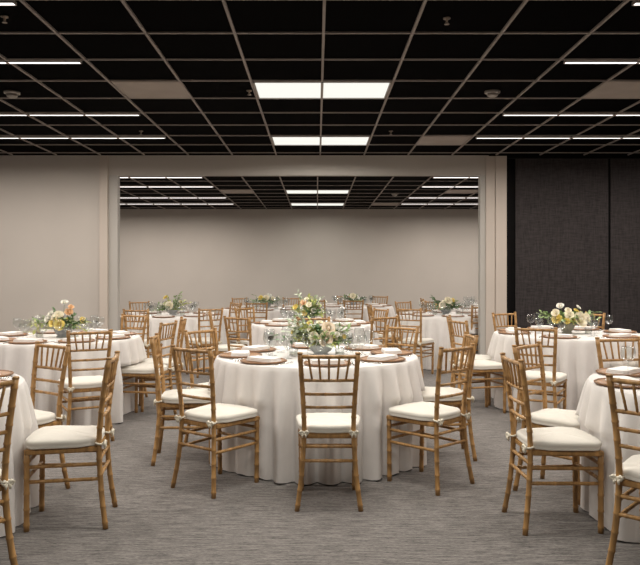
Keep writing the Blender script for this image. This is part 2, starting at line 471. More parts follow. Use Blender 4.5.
def make_chair():
    root = thing('chiavari_chair', '', 'chair')
    W = M['wood']
    for s in (-1, 1):
        key = [rear_pt(s, h) for h in (0, 0.2, 0.44, 0.62, 0.80, 0.915)]
        bm = bmesh.new(); bamboo(bm, bez(key, 4), 0.0148, 0.085, 10, 0.4)
        p = rear_pt(s, 0.915)
        lathe(bm, [(0.0, -0.004), (0.0158, 0.0), (0.0172, 0.006), (0.013, 0.011), (0.0, 0.013)], 10, tuple(p))
        obj('leg', bm, W, root, True)['label'] = 'rear leg rising into the back post'
        bm = bmesh.new()
        pts = [front_pt(s, h) for h in (0, 0.15, 0.3, 0.440)]
        bamboo(bm, pts, 0.0152, 0.085, 10, 0.4)
        obj('leg', bm, W, root, True)
    # seat frame
    bm = bmesh.new()
    c = [(-0.160, -0.178), (0.160, -0.178), (0.196, 0.200), (-0.196, 0.200)]
    outer = c; inner = [(-0.132, -0.148), (0.132, -0.148), (0.160, 0.165), (-0.160, 0.165)]
    vo = [[bm.verts.new((x, y, z)) for x, y in outer] for z in (0.412, 0.441)]
    vi = [[bm.verts.new((x, y, z)) for x, y in inner] for z in (0.412, 0.441)]
    for k in range(4):
        k2 = (k + 1) % 4
        bm.faces.new((vo[0][k], vo[0][k2], vo[1][k2], vo[1][k])); bm.faces.new((vi[0][k2], vi[0][k], vi[1][k], vi[1][k2]))
        bm.faces.new((vo[1][k], vo[1][k2], vi[1][k2], vi[1][k])); bm.faces.new((vo[0][k2], vo[0][k], vi[0][k], vi[0][k2]))
    bmesh.ops.bevel(bm, geom=[e for e in bm.edges], offset=0.006, segments=2, affect='EDGES')
    bx(bm, -0.14, 0.14, -0.15, 0.17, 0.428, 0.438)
    obj('seat_frame', bm, W, root)
    # rails of the back
    def rail(a, b, r, nm='rail', bow=0.0, step=0.09):
        bm = bmesh.new(); a = Vector(a); b = Vector(b)
        pts = []
        for i in range(9):
            t = i / 8; p = a.lerp(b, t); p.y -= bow * 4 * t * (1 - t); pts.append(p)
        bamboo(bm, pts, r, step, 8, 0.5)
        return obj(nm, bm, W, root, True)
    for h, r in ((0.900, 0.0115), (0.760, 0.0095), (0.678, 0.0095), (0.600, 0.0095)):
        rail(rear_pt(-1, h), rear_pt(1, h), r, bow=0.012)
    a0, a1 = rear_pt(-1, 0.760), rear_pt(-1, 0.900)
    for i in range(5):
        u = (i - 2) / 2.0
        bm = bmesh.new()
        xt, xb = u * 0.120, u * 0.098
        bow = 0.012
        yt = a1.y - bow * (1 - (xt / a1.x) ** 2); yb = a0.y - bow * (1 - (xb / a0.x) ** 2)
        bamboo(bm, [(xb, yb, 0.762), ((xb * 2 + xt) / 3, (yb * 2 + yt) / 3, 0.808), ((xb + 2 * xt) / 3, (yb + 2 * yt) / 3, 0.852), (xt, yt, 0.897)], 0.0066, 0.05, 8, 0.9)
        obj('spindle', bm, W, root, True)
    for s in (-1, 1):
        for h in (0.345, 0.265):
            rail(rear_pt(s, h), front_pt(s, h), 0.0100, 'stretcher')
    for h in (0.368, 0.285):
        rail(front_pt(-1, h), front_pt(1, h), 0.0100, 'stretcher')
        rail(rear_pt(-1, h), rear_pt(1, h), 0.0100, 'stretcher')
    # cushion
    bm = bmesh.new()
    N = 44
    def outline(t, off):
        a = 2 * pi * t
        ex = 0.42
        cx = math.copysign(abs(cos(a)) ** ex, cos(a)); sy = math.copysign(abs(sin(a)) ** ex, sin(a))
        y = 0.018 + 0.194 * sy
        w = 0.168 + (y + 0.176) / 0.388 * 0.044
        if y > 0.12: w -= (y - 0.12) * 0.06
        x = w * cx
        return x * (1 - off / 0.2), 0.018 + (y - 0.018) * (1 - off / 0.2)
    prof = [(0.014, 0.4415), (0.003, 0.4435), (-0.001, 0.449), (0.003, 0.4535), (-0.003, 0.466), (-0.003, 0.478), (0.002, 0.485),
            (0.010, 0.489), (0.03, 0.4945), (0.07, 0.499), (0.12, 0.5015), (0.17, 0.5025)]
    rings = []
    for off, z in prof:
        rings.append([bm.verts.new((*outline(k / N, off), z + 0.0015 * sin(9 * 2 * pi * k / N))) for k in range(N)])
    for r0, r1 in zip(rings, rings[1:]):
        for k in range(N): bm.faces.new((r0[k], r0[(k + 1) % N], r1[(k + 1) % N], r1[k]))
    bm.faces.new(rings[0][::-1]); bm.faces.new(rings[-1])
    cu = obj('cushion', bm, M['cushion'], root, True); cu['label'] = 'ivory padded seat cushion with piped edge'
    for s in (-1, 1):
        bm = bmesh.new(); p = rear_pt(s, 0.455)
        pts = [(p.x + 0.017 * cos(a), p.y + 0.017 * sin(a), 0.455 + 0.004 * sin(a)) for a in [2 * pi * k / 10 for k in range(11)]]
        tube(bm, pts, 0.006, 6)
        # small knot and bow loops behind the post
        q = Vector((p.x, p.y - 0.022, 0.452))
        lathe(bm, [(0, -0.010), (0.010, -0.005), (0.011, 0.003), (0, 0.010)], 8, tuple(q))
        for d in (-1, 1):
            tube(bm, [q, q + Vector((d * 0.018, -0.010, 0.012)), q + Vector((d * 0.026, -0.010, 0.004)), q + Vector((d * 0.02, -0.010, -0.006)), q], [0.005, 0.008, 0.008, 0.007, 0.005], 6)
            tube(bm, [q, q + Vector((d * 0.010, -0.012, -0.012)), q + Vector((d * 0.010, -0.008, -0.026))], [0.004, 0.007, 0.005], 6)
        ti = obj('tie', bm, M['tie'], cu, True); ti['label'] = 'small ivory ribbon tied round the post'
    return root

CHAIR = make_chair()
BACK = 0.238
F, HY, VX, CH = 716.0, 274.0, 317.0, 1.38
def px_back(x, y):
    d = 0.455 * F / (y - HY); return ((x - VX) / F * d, d)

# tables: name -> (x, y, phrase)
TB = {
 'A': (0.0, 5.50, 'front centre table'),
 'B': (-2.53, 7.05, 'middle left table'),
 'C': (2.64, 7.50, 'middle right table'),
 'D': (2.34, 4.02, 'right foreground table'),
 'E': (-2.44, 3.95, 'left foreground table'),
 'F': (-0.05, 9.00, 'second centre table'),
 'G': (-2.20, 10.85, 'left doorway table'),
 'H': (1.98, 11.00, 'right doorway table'),
 'I': (-0.90, 12.80, 'far table left of centre'),
 'J': (0.70, 13.90, 'far table right of centre'),
 'K': (3.15, 13.30, 'rightmost far table'),
}
# chairs: table, place word, back-top midpoint (x, y) in metres, facing angle in degrees
def seat_to_back(x, y, a): return (x - BACK * cos(radians(a)), y - BACK * sin(radians(a)))
CH_L = [
 ('A', 'near side, seen from behind', px_back(329, 352.5), 90),
 ('A', 'near left', seat_to_back(-.65, 4.69, 53), 53),
 ('A', 'near right', seat_to_back(.737, 4.75, 133), 133),
 ('A', 'left side', seat_to_back(-.98, 5.36, 6), 6),
 ('A', 'right side', seat_to_back(.94, 5.46, 182), 182),
 ('A', 'far left', (-.965, 5.93), -37),
 ('A', 'far right', (.75, 6.28), -135),
 ('B', 'near right, back to the viewer', px_back(90, 330), 117),
 ('B', 'right side', px_back(169, 321.5), 167),
 ('B', 'far right, seen edge on', (-1.39, 7.46), 197),
 ('B', 'far side', (-2.07, 8.12), 245),
 ('C', 'left side', (1.40, 7.13), 18),
 ('C', 'far left, seen edge on', (1.43, 7.78), -14),
 ('C', 'near left, back to the viewer', px_back(535.5, 327), 62),
 ('C', 'far left, against the black frame', (2.22, 8.5), -64),
 ('C', 'far side, behind the yellow flowers', (3.2, 8.42), -120),
 ('C', 'near right, at the picture edge', (3.075, 6.36), 110),
 ('D', 'near left, cut by the picture edge', (1.446, 3.13), 46),
 ('D', 'left side, seen in full profile', seat_to_back(1.314, 3.975, 2), 2),
 ('D', 'far left', (1.38, 4.71), -44),
 ('D', 'far side, facing the viewer', (2.18, 5.18), -80),
 ('E', 'near right, cut by the picture edge', (-1.448, 3.05), 138),
 ('E', 'right side, seen in full profile', seat_to_back(-1.39, 4.03, 188), 188),
 ('E', 'far right', (-1.745, 4.73), 235),
 ('F', 'left side, seen edge on', (-1.33, 8.85), 7),
 ('F', 'far left', (-1.0, 9.85), -42),
 ('F', 'near left', (-.86, 7.68), 58),
 ('F', 'near side, behind the front bouquet', (-.04, 7.62), 90),
 ('F', 'near right', px_back(385, 316), 122),
 ('F', 'right side', (.85, 9.48), 207),
 ('G', 'near side', (-2.36, 9.32), 80),
 ('G', 'near right', px_back(211, 308), 122),
 ('G', 'far right', (-1.30, 11.5), 215),
 ('G', 'left side, beside the jamb', (-2.98, 10.62), 12),
 ('G', 'far left', (-2.98, 12.0), -55),
 ('H', 'left side, seen edge on', (.78, 10.75), 5),
 ('H', 'near left, back to the viewer', px_back(409, 308), 60),
 ('H', 'near right, half hidden by the pier', (2.37, 10.24), 108),
 ('H', 'far left', (1.44, 12.0), -55),
 ('H', 'far side', (2.02, 12.2), -92),
 ('I', 'near side', (-.97, 11.5), 88),
 ('I', 'far left', (-1.5, 13.85), -50),
 ('I', 'far side', (-.50, 13.95), 250),
 ('J', 'near left', (.0, 12.75), 50),
 ('J', 'near side', (.64, 12.55), 86),
 ('J', 'far side', (.60, 15.1), -85),
 ('J', 'far right', (1.32, 14.95), 240),
 ('K', 'left side', (1.95, 13.3), 0),
]
FOOT = {}
for tk, side, (x, y), a in CH_L:
    r = radians(a)
    cx, cy = x + BACK * cos(r), y + BACK * sin(r)
    FOOT.setdefault(tk, []).append((cx, cy, r))
    place(CHAIR, USED, (cx, cy, 0), r - pi / 2,
          'gold chair with ivory cushion, %s: %s' % (TB[tk][2], side), 'chair',
          'gold wooden chairs around the ' + TB[tk][2])

# ------------------------------------------------------------------ tables and cloths
TH = 0.748     # table board top
TR = 0.760
def make_table():
    t = thing('round_table', '', 'table')
    bm = bmesh.new(); lathe(bm, [(0, TH - 0.022), (TR - 0.004, TH - 0.022), (TR, TH - 0.018), (TR, TH - 0.004), (TR - 0.004, TH), (0, TH)], 48)
    obj('tabletop', bm, M['table_ply'], t)
    bm = bmesh.new(); lathe(bm, [(0.30, TH - 0.05), (0.32, TH - 0.05), (0.32, TH - 0.024), (0.30, TH - 0.024), (0.30, TH - 0.05)], 24, cap0=False, cap1=False)
    obj('apron', bm, M['steel'], t)
    for i in range(4):
        a = pi / 4 + i * pi / 2; bm = bmesh.new()
        tube(bm, [(0.31 * cos(a), 0.31 * sin(a), TH - 0.03), (0.34 * cos(a), 0.34 * sin(a), 0.4), (0.38 * cos(a), 0.38 * sin(a), 0.0)], 0.014, 8)
        obj('leg', bm, M['steel'], t, True)
    return t
TABLE = make_table()

CT = 0.757     # cloth top surface
def cloth(tk, seed):
    X, Y, ph = TB[tk]
    rnd = random.Random(seed)
    NS, NV = 260, 26
    # folds of uneven spacing
    nf = 31
    jit = [rnd.uniform(-0.35, 0.35) for _ in range(nf)]; amp = [rnd.uniform(0.55, 1.25) for _ in range(nf)]
    hemj = [rnd.uniform(0, 1) for _ in range(nf)]
    phase0 = rnd.uniform(0, 6.28)
    def fold(a):
        u = (a + phase0) / (2 * pi) * nf; i = int(math.floor(u)) % nf; f = u - math.floor(u)
        am = amp[i] * (1 - f) + amp[(i + 1) % nf] * f
        ji = jit[i] * (1 - f) + jit[(i + 1) % nf] * f
        c = cos(2 * pi * (u) + ji * 2.2)
        return am * (abs((c + 1) / 2) ** 0.75 * 2 - 1)
    bm = bmesh.new()
    rings = []
    for k in range(NS):
        pass
    RT = TR + 0.006
    rows = [(0, CT)] 
    bm_rings = []
    for rr in (0.25, 0.5, 0.68, 0.74, RT - 0.006):
        bm_rings.append([bm.verts.new((rr * cos(2 * pi * k / NS), rr * sin(2 * pi * k / NS), CT + 0.0006 * sin(7 * 2 * pi * k / NS + rr * 20))) for k in range(NS)])
    bm_rings.append([bm.verts.new((RT * cos(2 * pi * k / NS), RT * sin(2 * pi * k / NS), CT - 0.005)) for k in range(NS)])
    feet = [(fx - X, fy - Y, r) for fx, fy, r in FOOT.get(tk, [])]
    def blocked(px, py, z):
        if z > 0.52: return 0
        for fx, fy, r in feet:
            dx, dy = px - fx, py - fy
            v = dx * cos(r) + dy * sin(r); u = -dx * sin(r) + dy * cos(r)
            if abs(u) < 0.235 and -0.25 < v < 0.238: return True
        return False
    for j in range(1, NV + 1):
        t = j / NV; z = (CT - 0.005) * (1 - t) + 0.006 * t
        ring = []
        for k in range(NS):
            a = 2 * pi * k / NS
            f = fold(a)
            flare = 0.012 * t ** 0.8
            A = 0.074 * min(1, t * 1.9) ** 0.8
            # keep out of the board
            r = RT + 0.002 + flare + A * (f * 0.5 + 0.5) * 1.25 - 0.012 * t * (1 - (f * 0.5 + 0.5))
            r += 0.004 * noise.noise(Vector((cos(a) * 3 + seed, sin(a) * 3, z * 3)))
            r_free = r
            if feet and z < 0.52:
                n = 0
                while blocked(r * cos(a), r * sin(a), z) and n < 40: r -= 0.01; n += 1
            ring.append([r - r_free, a, z + 0.010 * t ** 6 * max(0, f), r_free])
        bm_rings.append(ring)
    # smooth pushed-in areas
    L0 = 6
    for it in range(3):
        for j in range(L0, len(bm_rings)):
            ring = bm_rings[j]; n = len(ring)
            up = bm_rings[j - 1] if j > L0 else None
            new = []
            for k in range(n):
                s = ring[k][0] * 2 + ring[k - 1][0] + ring[(k + 1) % n][0]; w = 4
                if up: s += up[k][0]; w += 1
                new.append(min(ring[k][0], s / w) if it < 2 else s / w)
            for k in range(n): ring[k][0] = new[k]
    for j in range(L0, len(bm_rings)):
        bm_rings[j] = [bm.verts.new(((r + rf) * cos(a), (r + rf) * sin(a), z)) for r, a, z, rf in bm_rings[j]]
    c = bm.verts.new((0, 0, CT))
    for k in range(NS): bm.faces.new((c, bm_rings[0][k], bm_rings[0][(k + 1) % NS]))
    for r0, r1 in zip(bm_rings, bm_rings[1:]):
        for k in range(NS): bm.faces.new((r0[k], r1[k], r1[(k + 1) % NS], r0[(k + 1) % NS]))
    o = obj('tablecloth', bm, M['cloth'], None, True, (X, Y, 0))
    tag(o, 'floor length white tablecloth on the ' + ph, 'tablecloth', 'white tablecloths')

for i, (tk, (x, y, ph)) in enumerate(TB.items()):
    place(TABLE, USED, (x, y, 0), 0.3 * i, 'round table hidden under its white cloth, ' + ph, 'table', 'round tables')
    cloth(tk, 11 + i * 3)

# ------------------------------------------------------------------ tableware prototypes
def make_charger():
    t = thing('charger_plate', '', 'plate')
    bm = bmesh.new()
    lathe(bm, [(0, 0.0), (0.115, 0.0), (0.150, 0.006), (0.156, 0.011), (0.150, 0.013), (0.118, 0.007), (0, 0.006)], 36)
    obj('plate_body', bm, M['charger'], t, True)
    bm = bmesh.new()
    R, r = 0.158, 0.0065; NSg, m = 60, 8
    rr = []
    for k in range(NSg):
        a = 2 * pi * k / NSg; q = r * (1.0 + 0.18 * (k % 2))
        rr.append([bm.verts.new(((R + q * cos(b)) * cos(a), (R + q * cos(b)) * sin(a), 0.0115 + q * sin(b))) for b in [2 * pi * i / m for i in range(m)]])
    for k in range(NSg):
        for i in range(m):
            bm.faces.new((rr[k][i], rr[(k + 1) % NSg][i], rr[(k + 1) % NSg][(i + 1) % m], rr[k][(i + 1) % m]))
    obj('rim', bm, M['charger_rim'], t, True)
    return t
def make_napkin():
    bm = bmesh.new()
    # folded linen: three soft layers
    for i, (sx, sy) in enumerate(((0.118, 0.068), (0.115, 0.066), (0.112, 0.064))):
        z0 = 0.009 * i; n = 10
        lay = []
        for zz, off in ((z0, 0.002), (z0 + 0.002, 0.0), (z0 + 0.007, 0.0), (z0 + 0.0092, 0.004)):
            ring = []
            for k in range(40):
                a = 2 * pi * k / 40
                cx = math.copysign(abs(cos(a)) ** 0.22, cos(a)); sy2 = math.copysign(abs(sin(a)) ** 0.22, sin(a))
                ring.append(bm.verts.new(((sx - off) * cx, (sy - off) * sy2, zz + 0.002 * sin(cx * 4 + i) * (0.4 + sy2 * 0.4) * (1 if i == 2 else 0))))
            lay.append(ring)
        for a_, b_ in zip(lay, lay[1:]):
            for k in range(40): bm.faces.new((a_[k], a_[(k + 1) % 40], b_[(k + 1) % 40], b_[k]))
        bm.faces.new(lay[0][::-1]); bm.faces.new(lay[-1])
    return obj('napkin', bm, M['napkin'], None, True)
def make_goblet(name, h, rb, hb):
    """h total height, rb bowl radius, hb bowl height"""
    t = thing(name, '', 'glass')
    bm = bmesh.new()
    zb = h - hb
    prof = [(0.0, zb), (rb * .45, zb + hb * .06), (rb * .85, zb + hb * .28), (rb, zb + hb * .52), (rb * .93, zb + hb * .8), (rb * .82, h)]
    inn = [(rr - 0.0013 if rr > 0.002 else 0.0, zz + (0.002 if i == 0 else 0)) for i, (rr, zz) in enumerate(prof)]
    lathe(bm, prof + inn[::-1], 20, cap0=False, cap1=False)
    obj('bowl', bm, M['glass'], t, True)
    bm = bmesh.new()
    lathe(bm, [(0.0, 0.0), (0.034, 0.0), (0.034, 0.0015), (0.010, 0.005), (0.0042, 0.012), (0.0036, zb * .5), (0.0042, zb - 0.004), (0.006, zb + .0005), (0.0, zb + 0.0008)], 16)
    obj('stem', bm, M['glass'], t, True)
    return t
def make_votive():
    t = thing('votive_holder', '', 'candle')
    bm = bmesh.new()
    lathe(bm, [(0, 0), (0.030, 0), (0.034, 0.004), (0.037, 0.065), (0.0345, 0.065), (0.031, 0.008), (0, 0.007)], 20)
    obj('cup', bm, M['glass'], t, True)
    bm = bmesh.new(); lathe(bm, [(0, 0.008), (0.028, 0.008), (0.030, 0.032), (0, 0.031)], 20)
    w = obj('candle', bm, M['candle'], t, True); w['label'] = 'cream wax'
    return t
def make_knife():
    bm = bmesh.new()
    sec = [(-0.115, .004, .003), (-0.10, .007, .003), (-0.03, .006, .003), (-0.01, .004, .002), (0.0, .008, .0012), (0.07, .009, .001), (0.105, .005, .0008), (0.115, .001, .0006)]
    rr = []
    for y, w, hh in sec:
        rr.append([bm.verts.new(p) for p in ((-w, y, 0.0), (w, y, 0.0), (w * .8, y, 2 * hh), (-w * .8, y, 2 * hh))])
    for a, b in zip(rr, rr[1:]):
        for k in range(4): bm.faces.new((a[k], a[(k + 1) % 4], b[(k + 1) % 4], b[k]))
    bm.faces.new(rr[0][::-1]); bm.faces.new(rr[-1])
    return obj('knife', bm, M['silver'], None, True)
def make_fork():
    bm = bmesh.new()
    sec = [(-0.10, .004), (-0.085, .007), (-0.02, .004), (0.02, .003), (0.04, .010), (0.055, .0115)]
    rr = []
    for y, w in sec:
        z = 0.0 if y < 0 else 0.02 * (y / 0.055) * (1 - y / 0.07)
        rr.append([bm.verts.new(p) for p in ((-w, y, z), (w, y, z), (w * .8, y, z + 0.003), (-w * .8, y, z + 0.003))])
    for a, b in zip(rr, rr[1:]):
        for k in range(4): bm.faces.new((a[k], a[(k + 1) % 4], b[(k + 1) % 4], b[k]))
    bm.faces.new(rr[0][::-1]); bm.faces.new(rr[-1])
    for i in range(4):
        x = (i - 1.5) * 0.0062
        tube(bm, [(x, 0.053, 0.006), (x, 0.08, 0.004), (x * .9, 0.10, 0.007)], [0.0016, 0.0015, 0.0008], 6)
    return obj('fork', bm, M['silver'], None, True)

CHG, NAP = make_charger(), make_napkin()
WINE, WATER = make_goblet('wine_glass', 0.195, 0.043, 0.095), make_goblet('water_goblet', 0.150, 0.040, 0.085)
VOT, KNI, FRK = make_votive(), make_knife(), make_fork()

SIDES = {-90: 'near', -135: 'near left', 180: 'left', 135: 'far left', 90: 'far', 45: 'far right', 0: 'right', -45: 'near right'}
DEF = [(-90, 'near'), (-135, 'near left'), (180, 'left'), (135, 'far left'), (90, 'far'), (45, 'far right'), (0, 'right'), (-45, 'near right')]
SET = {k: DEF for k in TB}
SET['A'] = [(-83, 'near'), (-130, 'near left'), (-171, 'left'), (148, 'far left'), (97, 'far'), (48, 'far right'), (8, 'right'), (-36, 'near right')]
SET['B'] = [(-98, 'near'), (-56, 'near right'), (-15, 'right'), (27, 'far right'), (72, 'far'), (118, 'far left'), (163, 'left'), (-138, 'near left')]
SET['C'] = [(-118, 'near left'), (-55, 'near right'), (184, 'left'), (150, 'far left'), (100, 'far'), (55, 'far right'), (10, 'right')]
NEAR = 'ABCDE'
for tk, sets in SET.items():
    X, Y, ph = TB[tk]
    rnd = random.Random(ord(tk))
    for a, sd in sets:
        r = radians(a); c, s = cos(r), sin(r)
        rot = r + pi / 2                           # local +y points to the table centre
        def P(rad, off):
            return (X + rad * c - off * s, Y + rad * s + off * c)
        Rc = 0.61 if tk == 'D' else 0.585
        px, py = P(Rc, 0)
        w = '%s place, %s' % (sd, ph)
        place(CHG, USED, (px, py, CT + 0.001), rot, 'round copper brown charger plate at the ' + w, 'plate', 'charger plates on the ' + ph)
        o = place(NAP, USED, (px, py, CT + 0.0105), rot + rnd.uniform(-0.12, 0.12), 'folded white napkin on the plate at the ' + w, 'napkin', 'napkins on the ' + ph)
        gr = 0.50 if tk == 'D' else 0.37
        gx, gy = P(gr + rnd.uniform(-.02, .02), -0.125 + rnd.uniform(-.02, .02))
        if tk == 'D': gx, gy = P(0.50, -0.215)
        place(WINE, USED, (gx, gy, CT + 0.001), rnd.uniform(0, 6), 'tall clear wine glass at the ' + w, 'glass', 'wine glasses on the ' + ph)
        gx, gy = P(0.33 + rnd.uniform(-.02, .02), -0.015 + rnd.uniform(-.02, .02))
        place(WATER, USED, (gx, gy, CT + 0.001), rnd.uniform(0, 6), 'short clear water goblet at the ' + w, 'glass', 'water goblets on the ' + ph)
        if tk in NEAR and tk != 'D':
            kx, ky = P(0.575, -0.178)
            place(KNI, USED, (kx, ky, CT + 0.0012), rot, 'silver knife at the ' + w, 'knife', 'knives on the ' + ph)
            fx, fy = P(0.575, 0.178)
            place(FRK, USED, (fx, fy, CT + 0.0012), rot, 'silver fork at the ' + w, 'fork', 'forks on the ' + ph)
    for i, (a, nm) in enumerate(((200, 'left'), (-25, 'right'), (85, 'back'))):
        rad = 0.19
        place(VOT, USED, (X + rad * cos(radians(a)), Y + rad * sin(radians(a)), CT + 0.001), 0,
              'small glass votive at the %s of the bouquet, %s' % (nm, ph), 'candle holder', 'votives on the ' + ph)

# ------------------------------------------------------------------ bouquets
def petal(bm, c, axis, side, R, h, wdt, open_, seg=5):
    """one cupped petal: c centre of the bloom, axis up, side radial direction"""
    t = axis.cross(side).normalized()
    grid_ = []
    for i in range(seg + 1):
        v = i / seg
        rowv = []
        for j in range(seg + 1):
            u = (j / seg - 0.5) * 2
            ww = wdt * math.sin(pi * (0.18 + 0.66 * v)) ** 0.8
            ang = u * ww / max(R, 1e-4)
            rad = R * (0.35 + 0.65 * math.sin(v * pi / 2)) + open_ * v * v * R
            lip = 0.12 * R * v ** 3 * (1 if open_ > 0.1 else -0.6)
            d = side * cos(ang) + t * sin(ang)
            z = h * (v - 0.10 * u * u * v) 
            rowv.append(bm.verts.new(c + d * (rad + lip) + axis * z))
        grid_.append(rowv)
    for i in range(seg):
        for j in range(seg):
            bm.faces.new((grid_[i][j], grid_[i][j + 1], grid_[i + 1][j + 1], grid_[i + 1][j]))

def rose_mesh(seed):
    rnd = random.Random(seed)
    bm = bmesh.new(); A = Vector((0, 0, 1)); C0 = Vector((0, 0, 0))
    for layer, (n, R, h, wd, op) in enumerate(((3, .18, .95, .28, -.25), (4, .36, .98, .42, -.1), (5, .56, .92, .52, .05), (6, .76, .80, .6, .2), (7, .90, .62, .62, .38))):
        for k in range(n):
            a = 2 * pi * (k + 0.37 * layer) / n + rnd.uniform(-.15, .15)
            petal(bm, C0 + Vector((0, 0, -0.45)), A, Vector((cos(a), sin(a), 0)), R * rnd.uniform(.94, 1.05), h * rnd.uniform(.93, 1.05), wd, op)
    lathe(bm, [(0, -.3), (.22, -.15), (.30, .1), (.24, .32), (.12, .42), (0, .45)], 10)
    me = bpy.data.meshes.new('rose'); bmesh.ops.recalc_face_normals(bm, faces=bm.faces[:]); bm.to_mesh(me); bm.free()
    for p in me.polygons: p.use_smooth = True
    return me
ROSES = {}
def rose_data(colr, v):
    k = (colr, v)
    if k not in ROSES:
        me = rose_mesh(v + 3); me.materials.append(M[colr]); ROSES[k] = me
    return ROSES[k]

def leaf(bm, p, d, up, L, w):
    d = d.normalized(); s = d.cross(up)
    if s.length < 1e-3: s = Vector((1, 0, 0))
    s.normalize(); n = s.cross(d)
    prev = None
    for i in range(5):
        t = i / 4; ww = w * math.sin(pi * min(1, 0.08 + t * 0.92)) ** 0.8 * (1 if t < 1 else 0.02)
        q = p + d * L * t - n * L * 0.22 * t * t
        row = [bm.verts.new(q - s * ww + n * ww * .25), bm.verts.new(q), bm.verts.new(q + s * ww + n * ww * .25)]
        if prev:
            bm.faces.new((prev[0], prev[1], row[1], row[0])); bm.faces.new((prev[1], prev[2], row[2], row[1]))
        prev = row

def foliage(bm, rnd, n, rx, rz, z0, leafL, base=Vector((0, 0, 0.1)), bias=None):
    for _ in range(n):
        a = rnd.uniform(0, 2 * pi); el = rnd.uniform(0.0, 1.3)
        tgt = Vector((rx * cos(a) * cos(el), rx * 0.8 * sin(a) * cos(el), z0 + rz * sin(el))) * 1.0
        k = rnd.uniform(0.75, 1.05); tgt = Vector((tgt.x * k, tgt.y * k, z0 + (tgt.z - z0) * k))
        if bias: tgt = Vector(bias) + Vector((rnd.gauss(0, .03), rnd.gauss(0, .03), rnd.gauss(0, .03)))
        mid = (base + tgt) / 2 + Vector((0, 0, 0.035))
        pts = [base.lerp(mid, t).lerp(mid.lerp(tgt, t), t) for t in (0, .25, .5, .75, 1)]
        tube(bm, pts, [.0022, .002, .0018, .0014, .0008], 5)
        m = 7
        for i in range(m):
            t = 0.35 + 0.65 * i / (m - 1)
            q = base.lerp(mid, t).lerp(mid.lerp(tgt, t), t)
            dirn = (tgt - mid).normalized()
            sd = Vector((rnd.uniform(-1, 1), rnd.uniform(-1, 1), rnd.uniform(-.5, .9)))
            d = (dirn * 0.7 + sd * 0.8)
            leaf(bm, q, d, Vector((rnd.uniform(-.5, .5), rnd.uniform(-.5, .5), 1)), leafL * rnd.uniform(.7, 1.2), leafL * 0.27 * rnd.uniform(.7, 1.2))

def bouquet(tk, off, vase_m, greens, flowers, label, rx=0.22, rz=0.16, sprays=(), seed=1, tiny=5, hv=0.10, vr=0.085):
    X, Y, ph = TB[tk]; rnd = random.Random(seed); BS = .90 if tk in 'BC' else .84
    t = thing('flower_centrepiece', label, 'flowers', (X + off[0], Y + off[1], CT + 0.001), 0, None)
    bm = bmesh.new()
    lathe(bm, [(0, 0), (vr * .62, 0), (vr * .66, .006), (vr * .5, .018), (vr * .78, hv * .45), (vr, hv * .85), (vr * 1.03, hv), (vr * .97, hv), (vr * .9, hv * .8), (vr * .6, hv * .4), (0, hv * .3)], 28)
    obj('vase', bm, M[vase_m], t, True)
    for gm, n, L in greens:
        bm = bmesh.new(); foliage(bm, rnd, n, rx, rz, hv + 0.0, L, Vector((0, 0, hv * 0.7)))
        obj('foliage', bm, M[gm], t, False)
    for gm, tgt, n in sprays:
        bm = bmesh.new(); foliage(bm, rnd, n, rx, rz, hv, 0.045, Vector((0, 0, hv * .7)), bias=tgt)
        obj('leafy_spray', bm, M[gm], t, False)
    for q in range(tiny):
        a = rnd.uniform(pi * 0.95, pi * 2.05) if q % 3 else rnd.uniform(0, pi); k = rnd.uniform(.55, 1.05)
        flowers = flowers + [(rx * k * cos(a), rx * .7 * k * sin(a), hv + rz * rnd.uniform(.3, 1.0), rnd.uniform(.012, .02), rnd.choice(('white', 'cream', 'white', 'yellow')))]
    for i, (x, y, z, r, c) in enumerate(flowers):
        o = bpy.data.objects.new('rose' if r > 0.024 else 'blossom', rose_data(c, i % 3)); COL.objects.link(o); o.parent = t
        o.location = (x, y, z); o.scale = (r * BS,) * 3
        d = Vector((x * 0.9, y - 0.10, z * 0.55)).normalized()
        o.rotation_euler = d.to_track_quat('Z', 'Y').to_euler()
        o['label'] = c + ' bloom'
        bm = bmesh.new(); b = Vector((0, 0, hv * .6)); e = Vector((x, y, z)) - d * r * 0.4
        md = (b + e) / 2 + Vector((0, 0, .02))
        tube(bm, [b, b.lerp(md, .5).lerp(md.lerp(e, .5), .5), e], .002, 5)
        obj('stem', bm, M['stem'], t)

bouquet('A', (0.03, -0.02), 'vase_blue', (('leaf_mid', 24, .05), ('leaf_pale', 50, .045), ('leaf_dark', 11, .055), ('leaf_lime', 38, .04)),
        [(0.055, -0.10, 0.215, 0.048, 'blush'), (0.035, -0.14, 0.135, 0.050, 'blush'), (-0.055, -0.14, 0.155, 0.033, 'cream'),
         (-0.13, -0.06, 0.20, 0.022, 'yellow'), (-0.09, -0.02, 0.25, 0.020, 'yellow'), (-0.16, -0.03, 0.17, 0.024, 'white'), (-0.01, 0.02, 0.25, 0.024, 'cream'),
         (0.13, -0.03, 0.22, 0.028, 'white'), (0.15, -0.07, 0.17, 0.020, 'white'), (0.10, 0.05, 0.20, 0.04, 'cream'), (-0.05, 0.13, 0.19, 0.045, 'blush'), (-0.12, 0.10, 0.17, 0.04, 'cream')],
        'large bouquet with blush roses and eucalyptus on the front centre table', 0.24, 0.15,
        (('leaf_pale', (-0.22, -0.06, 0.20), 12), ('leaf_pale', (-0.17, -0.08, 0.26), 9), ('leaf_dark', (-0.28, -0.03, 0.14), 3), ('leaf_mid', (0.2, -0.05, 0.2), 5), ('leaf_lime', (-0.1, -0.08, 0.2), 8), ('leaf_mid', (0.17, -0.08, 0.12), 4)), 3, 14, 0.085, 0.10)
